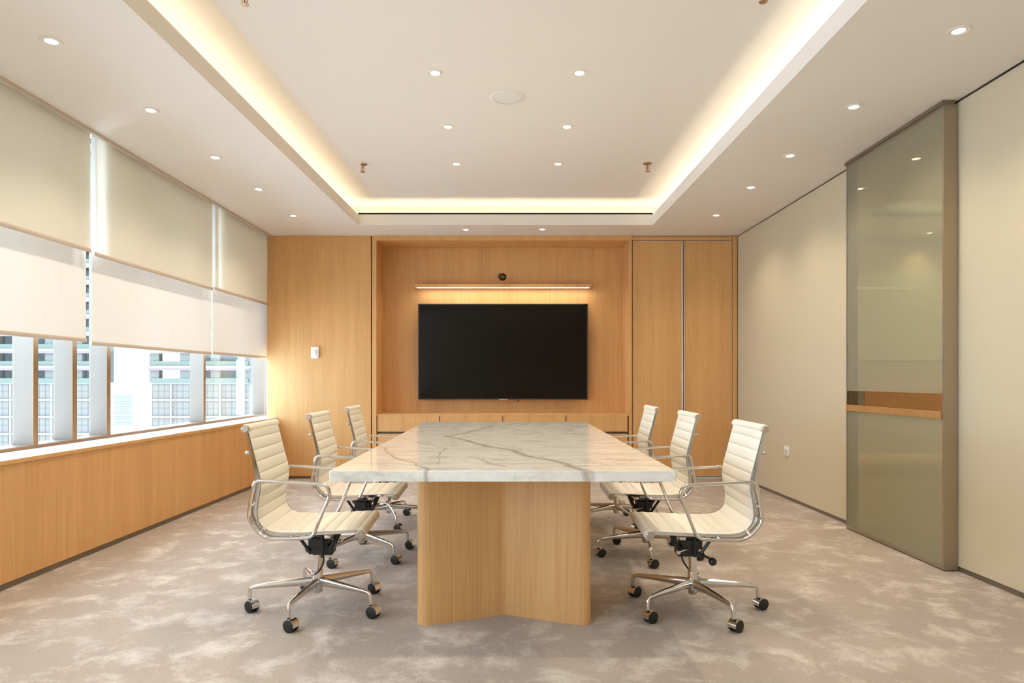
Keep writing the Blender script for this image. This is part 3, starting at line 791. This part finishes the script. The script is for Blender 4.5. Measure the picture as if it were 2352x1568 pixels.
def make_chair():
    ch = thing('office_chair', '', 'chair', (0, 0, 0))
    b_ = sling_mesh(path[:bi + 1], 0, 0)
    rr = roll(-.268, .880, .0205, HW - .001); b_.add(rr.v, rr.f)
    link('backrest', b_, 'leather', ch, smooth=True)
    s_ = sling_mesh(path[bi:], 0, 0)
    # waterfall front: leather runs over the front roll and tucks under
    wf = []
    for i in range(10):
        a = math.radians(100 - i * 24); wf.append((.242 + .024 * math.cos(a), .402 + .024 * math.sin(a)))
    rr = roll(.242, .404, .0235, HW - .001); s_.add(rr.v, rr.f)
    link('seat', s_, 'leather', ch, smooth=True)
    for sy in (-1, 1):
        # side rail: flat bar following the sling, wider at the bend
        pr, tot_ = resample(path, 0.016)
        pr = pr[:-1] + [(.226, .412)]
        mb = MB(); rows = []; n = len(pr)
        for i, (x, z) in enumerate(pr):
            x0, z0 = pr[max(i - 1, 0)]; x1, z1 = pr[min(i + 1, n - 1)]
            tx, tz = x1 - x0, z1 - z0; l = math.hypot(tx, tz); tx /= l; tz /= l
            nx, nz = -tz, tx
            u = i / (n - 1)
            w = 0.010 + 0.026 * math.exp(-((u - .50) / .13) ** 2) + 0.006 * math.exp(-((u - .3) / .1) ** 2)
            f_ = 0.001
            ya, yb_ = sy * (HW + .0015), sy * (HW + .0105)
            rows.append([(x + nx * f_, ya, z + nz * f_), (x + nx * f_, yb_, z + nz * f_),
                         (x - nx * w, yb_, z - nz * w), (x - nx * w, ya, z - nz * w)])
        vs = [p for r_ in rows for p in r_]; fs = []
        for i in range(n - 1):
            for j in range(4): fs.append((i * 4 + j, i * 4 + (j + 1) % 4, (i + 1) * 4 + (j + 1) % 4, (i + 1) * 4 + j))
        fs += [(3, 2, 1, 0), tuple((n - 1) * 4 + j for j in range(4))]
        mb.add(vs, fs)
        link('side_rail', mb, 'chrome', ch, smooth=True)
        # armrest loop
        A = [(-.200, .652), (-.06, .644), (.0754, .6346), (.1010, .622), (.1115, .597), (.108, .573), (.082, .509), (.048, .426), (.034, .406), (.010, .3965),
             (-.06, .394), (-.138, .394), (-.172, .402), (-.206, .426), (-.232, .462), (-.242, .495), (-.237, .549), (-.228, .600), (-.221, .633), (-.213, .647)]
        A3 = [(x, sy * .262, z) for x, z in A]
        A3 = catmull(A3 + [A3[0]], 3)[:-1]
        mb = MB().tube(A3, 0.0078, 10, closed=True)
        for (x, z, x2, z2) in ((-.236, .545, -.224, .545), (-.193, .416, -.190, .428), (-.06, .394, -.06, .402), (-.204, .650, -.209, .650)):
            mb.tube([(x, sy * .262, z), (x2, sy * (HW + .006), z2)], 0.006, 8)
        link('armrest', mb, 'chrome', ch, smooth=True)
        for (cx, cz, r_) in ((-.268, .880, .0175), (.242, .404, .0175)):
            d0, d1 = sorted((sy * (HW - .001), sy * (HW + .012)))
            prof = [(0, sy * (HW + .0145)), (.004, sy * (HW + .0145)), (.0045, sy * (HW + .011)), (r_ - .006, sy * (HW + .011)), (r_ - .004, sy * (HW + .013)),
                    (r_, sy * (HW + .011)), (r_, sy * (HW - .002)), (0, sy * (HW - .002))]
            link('end_cap', MB().lathe(prof, 'Y', (cx, 0, cz), 22), 'capmetal', ch, smooth=True)
    # back spreader behind the backrest
    mb = MB()
    pp = catmull([(-.246, -HW - .006, .776), (-.262, -HW * .72, .772), (-.285, -HW * .35, .768), (-.292, 0, .766), (-.285, HW * .35, .768), (-.262, HW * .72, .772), (-.246, HW + .006, .776)], 4)
    mb.tube(pp, 0.0075, 8)
    for sy in (-1, 1):
        mb.lathe([(0, -.006), (.007, -.006), (.0095, .0), (.007, .012), (0, .014)], 'X', (-.262, sy * (HW + .005), .774), 12)
    link('back_spreader', mb, 'chrome', ch, smooth=True)
    mb = MB()
    for xx in (-.085, .095):
        mb.bevbox(xx - .014, xx + .014, -HW - .004, HW + .004, .384, .399, .003, 2)
    link('seat_spreader', mb, 'chrome', ch, smooth=True)
    # tilt mechanism
    mb = MB()
    mb.bevbox(-.035, .060, -.050, .050, .300, .345, .004, 1)
    mb.bevbox(-.020, .080, -.040, .040, .262, .312, .006, 1)
    mb.bevbox(-.040, .070, -.050, .050, .346, .352, .002, 1)
    mb.bevbox(.028, .040, -.070, -.060, .258, .384, .002, 1)
    mb.bevbox(-.002, .010, .060, .070, .268, .384, .002, 1)
    for sy in (-.05, .05):
        mb.tube([(-.020, sy, .272), (-.100, sy, .386)], 0.008, 6)
        mb.tube([(.075, sy, .300), (.110, sy, .386)], 0.009, 6)
    mb.tube([(.06, -.05, .335), (.105, -.09, .385)], 0.012, 6)
    link('tilt_mechanism', mb, 'blackmetal', ch, smooth=True)
    # tension knob (far side for the window chairs, near side for the others)
    mb = MB().tube([(-.015, .06, .285), (-.062, .10, .268)], 0.005, 8)
    mb.lathe([(0, -.019), (.010, -.016), (.0185, -.006), (.0185, .006), (.010, .016), (0, .019)], 'Y', (-.068, .105, .258), 18)
    link('tension_knob', mb, 'blackmetal', ch, smooth=True)
    mb = MB().tube([(0.03, .05, .305), (.085, .10, .300)], 0.0045, 8)
    mb.lathe([(0, -.012), (.009, -.010), (.009, .010), (0, .012)], 'Y', (.09, .105, .300), 12)
    link('height_lever', mb, 'chrome', ch, smooth=True)
    link('cable', MB().tube(catmull([(.035, -.05, .268), (.040, -.056, .245), (.032, -.052, .215), (.012, -.040, .185), (-.008, -.026, .168)], 4), 0.0045, 8), 'blackmetal', ch, smooth=True)
    mb = MB().lathe([(0, .262), (.0185, .262), (.0185, .184), (.0225, .183), (.0235, .178), (.0235, .105), (.021, .080), (.017, .076), (0, .076)], 'Z', (0, 0, 0), 24)
    mb.lathe([(0, -.006), (.014, -.006), (.016, 0), (.014, .008), (0, .008)], 'X', (-.024, 0, .165), 12)
    link('gas_lift', mb, 'alu', ch, smooth=True)
    # five legs
    for k in range(5):
        mb = MB(); rows = []; R = .318
        S = [(.012, .152, .048, .0135), (.05, .149, .043, .013), (.12, .143, .036, .0115), (.20, .136, .029, .0105), (.27, .129, .023, .0098), (.295, .1245, .020, .0095)]
        nn = 10
        for (rr_, zt_, hh, ww) in S:
            rows.append([(rr_, ww * math.sin(2 * PI * j / nn), zt_ - hh / 2 + hh / 2 * math.cos(2 * PI * j / nn)) for j in range(nn)])
        # bend down
        for q in (25, 50, 75):
            a = math.radians(q); cx_, cz_ = .295, .100
            hh = .017
            c0 = (cx_ + (.0145) * math.sin(a), cz_ + .0145 * math.cos(a))
            dr = (math.sin(a), math.cos(a))
            rows.append([(c0[0] + dr[0] * hh / 2 * math.cos(2 * PI * j / nn), .0085 * math.sin(2 * PI * j / nn), c0[1] + dr[1] * hh / 2 * math.cos(2 * PI * j / nn)) for j in range(nn)])
        for (xx, zz, rad) in ((.3115, .095, .0090), (.3135, .062, .0102), (.3135, .060, .0102)):
            rows.append([(xx + rad * math.cos(2 * PI * j / nn), rad * math.sin(2 * PI * j / nn), zz) for j in range(nn)])
        vs = [p for r_ in rows for p in r_]; fs = []
        for i in range(len(rows) - 1):
            for j in range(nn): fs.append((i * nn + j, i * nn + (j + 1) % nn, (i + 1) * nn + (j + 1) % nn, (i + 1) * nn + j))
        fs += [tuple(range(nn)), tuple((len(rows) - 1) * nn + j for j in range(nn))]
        mb.add(vs, fs)
        leg = link('leg', mb, 'alu', ch, smooth=True)
        # caster: black twin wheels under a chrome hood; axis along local -Y, origin on the stem
        hm = MB()
        R_ = .0302; rc = .028
        hm.lathe([(R_ - .002, -.021), (R_, -.021), (R_, .021), (R_ - .002, .021), (R_ - .002, -.021)], 'Y', (0.016, 0, rc), 20, math.radians(-8), math.radians(188))
        hm.lathe([(0, -.017), (.024, -.017), (.024, .017), (0, .017)], 'Y', (0.016, 0, rc + .002), 20)
        h_ = link('caster_hood', hm, 'chrome', leg, smooth=True, off=(0, 0, 0)); h_.location = (.3135, 0, 0)
        wm = MB()
        for sy in (-1, 1):
            pr = [(0, sy * .0245), (.018, sy * .0245), (.0262, sy * .0225), (.0278, sy * .018), (.0278, sy * .006), (0, sy * .006)]
            wm.lathe(pr, 'Y', (0.016, 0, rc), 24)
        wm.lathe([(0, .045), (.0065, .045), (.0075, .062), (0, .062)], 'Z', (0, 0, 0), 10)
        w_ = link('caster_wheel', wm, 'rubber', leg, smooth=True, off=(0, 0, 0)); w_.location = (.3135, 0, 0)
    return ch

proto = make_chair()
CH = [  # x, y, heading, first leg angle (world), wheel facing (world)
    (-.915, 3.30, 2.4, 46, 243, 'ivory leather office chair nearest the camera on the window side'),
    (-.915, 4.285, 1.5, 31, 262, 'middle ivory leather office chair on the window side of the table'),
    (-.915, 5.25, 1.5, 2, 255, 'farthest ivory leather office chair on the window side of the table'),
    (.888, 3.27, 177.6, 0, 297, 'ivory leather office chair nearest the camera on the beige wall side'),
    (.872, 4.30, 178.6, 48, 282, 'middle ivory leather office chair on the beige wall side of the table'),
    (.838, 5.25, 178.6, 69, 285, 'farthest ivory leather office chair on the beige wall side of the table')]
for i, (x, y, hd, lg, wf, lab) in enumerate(CH):
    o = proto if i == 0 else copy_tree(proto)
    CH[i] = (o,) + CH[i]
rnd = random.Random(3)
for (o, x, y, hd, lg, wf, lab) in CH:
    o.location = (x, y, 0); o.rotation_euler = (0, 0, math.radians(hd))
    o['label'] = lab; o['group'] = 'ivory office chairs around the table'
    k = 0
    for c_ in o.children:
        if c_.name.startswith('leg'):
            wa_ = lg + 72 * k; k += 1
            c_.rotation_euler = (0, 0, math.radians(wa_ - hd))
            jit = rnd.uniform(-14, 14)
            for g in c_.children:
                g.rotation_euler = (0, 0, math.radians(wf + 90 + jit - wa_))

# ------------------------------------------------------------------ buildings outside
YO = 130.0
def tower(px0, px1, ztop_px, vlines, openfrom, label, ncol):
    x0, x1 = X(px0, YO), X(px1, YO)
    th_ = thing('office_tower', label, 'building', ((x0 + x1) / 2, YO, -60))
    dp = 18
    zs = Z(openfrom, YO)
    kb = (YO + dp) / YO      # plan narrows like a wedge so that its flank runs away from the window
    if x1 < -70: kx0, kx1 = x0, x1 * kb - 1
    else: kx0, kx1 = x0 + .5, x1
    def plan(ins=0.0, y0=YO): return [(x0 + ins, y0), (x1 - ins, y0), (kx1 - ins, YO + dp), (kx0 + ins, YO + dp)]
    link('wall', MB().prism(plan(), -60, zs), 'tile', th_)
    pit = 39 * YO / F
    mb = MB()
    z = zs
    while z > -20:
        mb.box(x0, x1, YO - 0.35, YO - 0.02, z - 0.18, z + 0.18); z -= pit
    for p in vlines: mb.box(X(p, YO) - .15, X(p, YO) + .15, YO - 0.34, YO - 0.02, -60, zs)
    link('white_banding', mb, 'white_line', th_)
    mb = MB(); z = zs
    while z > -20:
        mb.box(x0, x1, YO - 0.05, YO - 0.01, z - pit / 2 - .05, z - pit / 2 + .05); z -= pit
    p = px0
    while p < px1:
        mb.box(X(p, YO) - .04, X(p, YO) + .04, YO - 0.05, YO - 0.01, -60, zs); p += 14
    link('tile_joints', mb, 'concrete', th_)
    z = zs; ztop = Z(ztop_px, YO)
    link('core', MB().prism(plan(3, YO + 5), zs, ztop), 'shade', th_)
    k = 0
    while z < ztop:
        if k > 0:
            link('floor_slab', MB().prism(plan(-.4, YO - .8), z - .55, z), 'white_line', th_)
            link('slab_edge', MB().box(x0 - .4, x1 + .4, YO - .85, YO - .81, z - .85, z - .45), 'pink', th_)
        link('safety_net', MB().box(x0, x1, YO - .5, YO - .42, z, z + 0.9), 'netgreen', th_)
        z += pit; k += 1
    for i in range(ncol):
        xx = x0 + (x1 - x0) * (i + .08) / (ncol - .84)
        link('column', MB().box(xx - .9, xx + .9, YO - .3, YO + 1.2, zs, ztop), 'concrete', th_)
tower(-330, 248, 520, [26, 120, 215, -80, -200], 879, 'grey tiled tower with open upper floors, left of the sky gap', 10)
tower(350, 572, 560, [394, 507, 560], 879, 'grey tower seen through the farther window panes', 4)
dt = thing('distant_tower', 'pale hazy far building in the sky gap between the towers', 'building', (-150, 300, -60))
x0, x1 = X(262, 300), X(305, 300)
link('wall', MB().box(x0, x1, 300, 320, -90, Z(905, 300)), 'white_line', dt)
mb = MB()
for k in range(6): mb.box(x0, x1, 299.6, 299.9, Z(912 + 12 * k, 300) - .5, Z(912 + 12 * k, 300) + .5)
link('window_band', mb, 'haze', dt)

# ------------------------------------------------------------------ lights
def area(name, loc, rot, sx, sy, e, col, shape='RECTANGLE'):
    ld = bpy.data.lights.new(name, 'AREA'); ld.shape = shape; ld.size = sx; ld.size_y = sy
    ld.energy = e; ld.color = col
    lo = bpy.data.objects.new(name, ld); COL.objects.link(lo); lo.location = loc; lo.rotation_euler = rot
    return lo
COVE = (1.0, 0.89, 0.66)
CE = 3.3
lenY = yt1 - yt0 + .3
ym = (yt0 + yt1) / 2
area('cove_light', (xL(ym) - 0.11, ym, ZC + 0.045), (PI, 0, math.atan(-STL)), 0.03, lenY, CE * 1.0, COVE)
area('cove_light', (xRr(ym) + 0.11, ym, ZC + 0.045), (PI, 0, 0), 0.03, lenY, CE * 1.0, COVE)
area('cove_light', ((xl + xr) / 2, yt1 + 0.11, ZC + 0.045), (PI, 0, 0), 3.2, 0.03, CE * 0.5, COVE)
area('cove_light', ((xl + xr) / 2, yt0 - 0.11, ZC + 0.045), (PI, 0, 0), 3.2, 0.03, CE * 0.5, COVE)
area('shelf_led_beam', (0, yl + 0.031, Z(659.5, yl) - 0.007), (0, 0, 0), 1.95, 0.03, 1.5, (1.0, 0.90, 0.70))
area('side_room_fill', (5.8, 5.0, 2.93), (0, 0, 0), 2.0, 2.5, 90.0, (1.0, 0.86, 0.70))  # unseen area lamp added to light the next room
area('side_room_tray_cove', (3.38, 4.6, ZC + 0.045), (PI, 0, 0), 0.03, 5.0, 2.5, COVE)
area('side_room_tray_cove', (5.7, 7.30, ZC + 0.045), (PI, 0, 0), 4.4, 0.03, 2.0, COVE)
area('side_room_cove', (4.7, 7.60, 0.30), (0, 0, 0), 3.0, 0.05, 2.0, (1.0, 0.74, 0.45))

w = bpy.data.worlds.new('sky'); sc.world = w; w.use_nodes = True
nt = w.node_tree; N = nt.nodes; L = nt.links
bg = N['Background']
tc = N.new('ShaderNodeTexCoord'); sp = N.new('ShaderNodeSeparateXYZ'); L.new(tc.outputs['Generated'], sp.inputs[0])
r_ = N.new('ShaderNodeValToRGB')
r_.color_ramp.elements[0].position = 0.40; r_.color_ramp.elements[0].color = (0.62, 0.80, 1.0, 1)
r_.color_ramp.elements[1].position = 0.75; r_.color_ramp.elements[1].color = (0.58, 0.77, 1.0, 1)
mr = N.new('ShaderNodeMapRange'); mr.inputs['From Min'].default_value = -1; mr.inputs['From Max'].default_value = 1
L.new(sp.outputs['Z'], mr.inputs['Value']); L.new(mr.outputs[0], r_.inputs['Fac'])
L.new(r_.outputs['Color'], bg.inputs['Color'])
bg.inputs['Strength'].default_value = 3.9

# ------------------------------------------------------------------ camera
cd = bpy.data.cameras.new('camera'); co = bpy.data.objects.new('camera', cd); COL.objects.link(co)
cd.sensor_width = 36; cd.lens = 36 * F / 2352
co.location = (0, 0, H); co.rotation_euler = (PI / 2, 0, 0)
cd.shift_x = (1176 - CX) / 2352; cd.shift_y = (CY - 784) / 2352
cd.clip_end = 2000
sc.camera = co

sc.view_settings.view_transform = 'Standard'
sc.view_settings.look = 'None'
sc.view_settings.exposure = 1.48
sc.view_settings.gamma = 1.0
sc.view_settings.use_curve_mapping = False
sc.cycles.use_denoising = True
sc.cycles.max_bounces = 10
sc.cycles.diffuse_bounces = 6
sc.cycles.transparent_max_bounces = 16
sc.cycles.sample_clamp_indirect = 6.0
sc.cycles.caustics_reflective = False
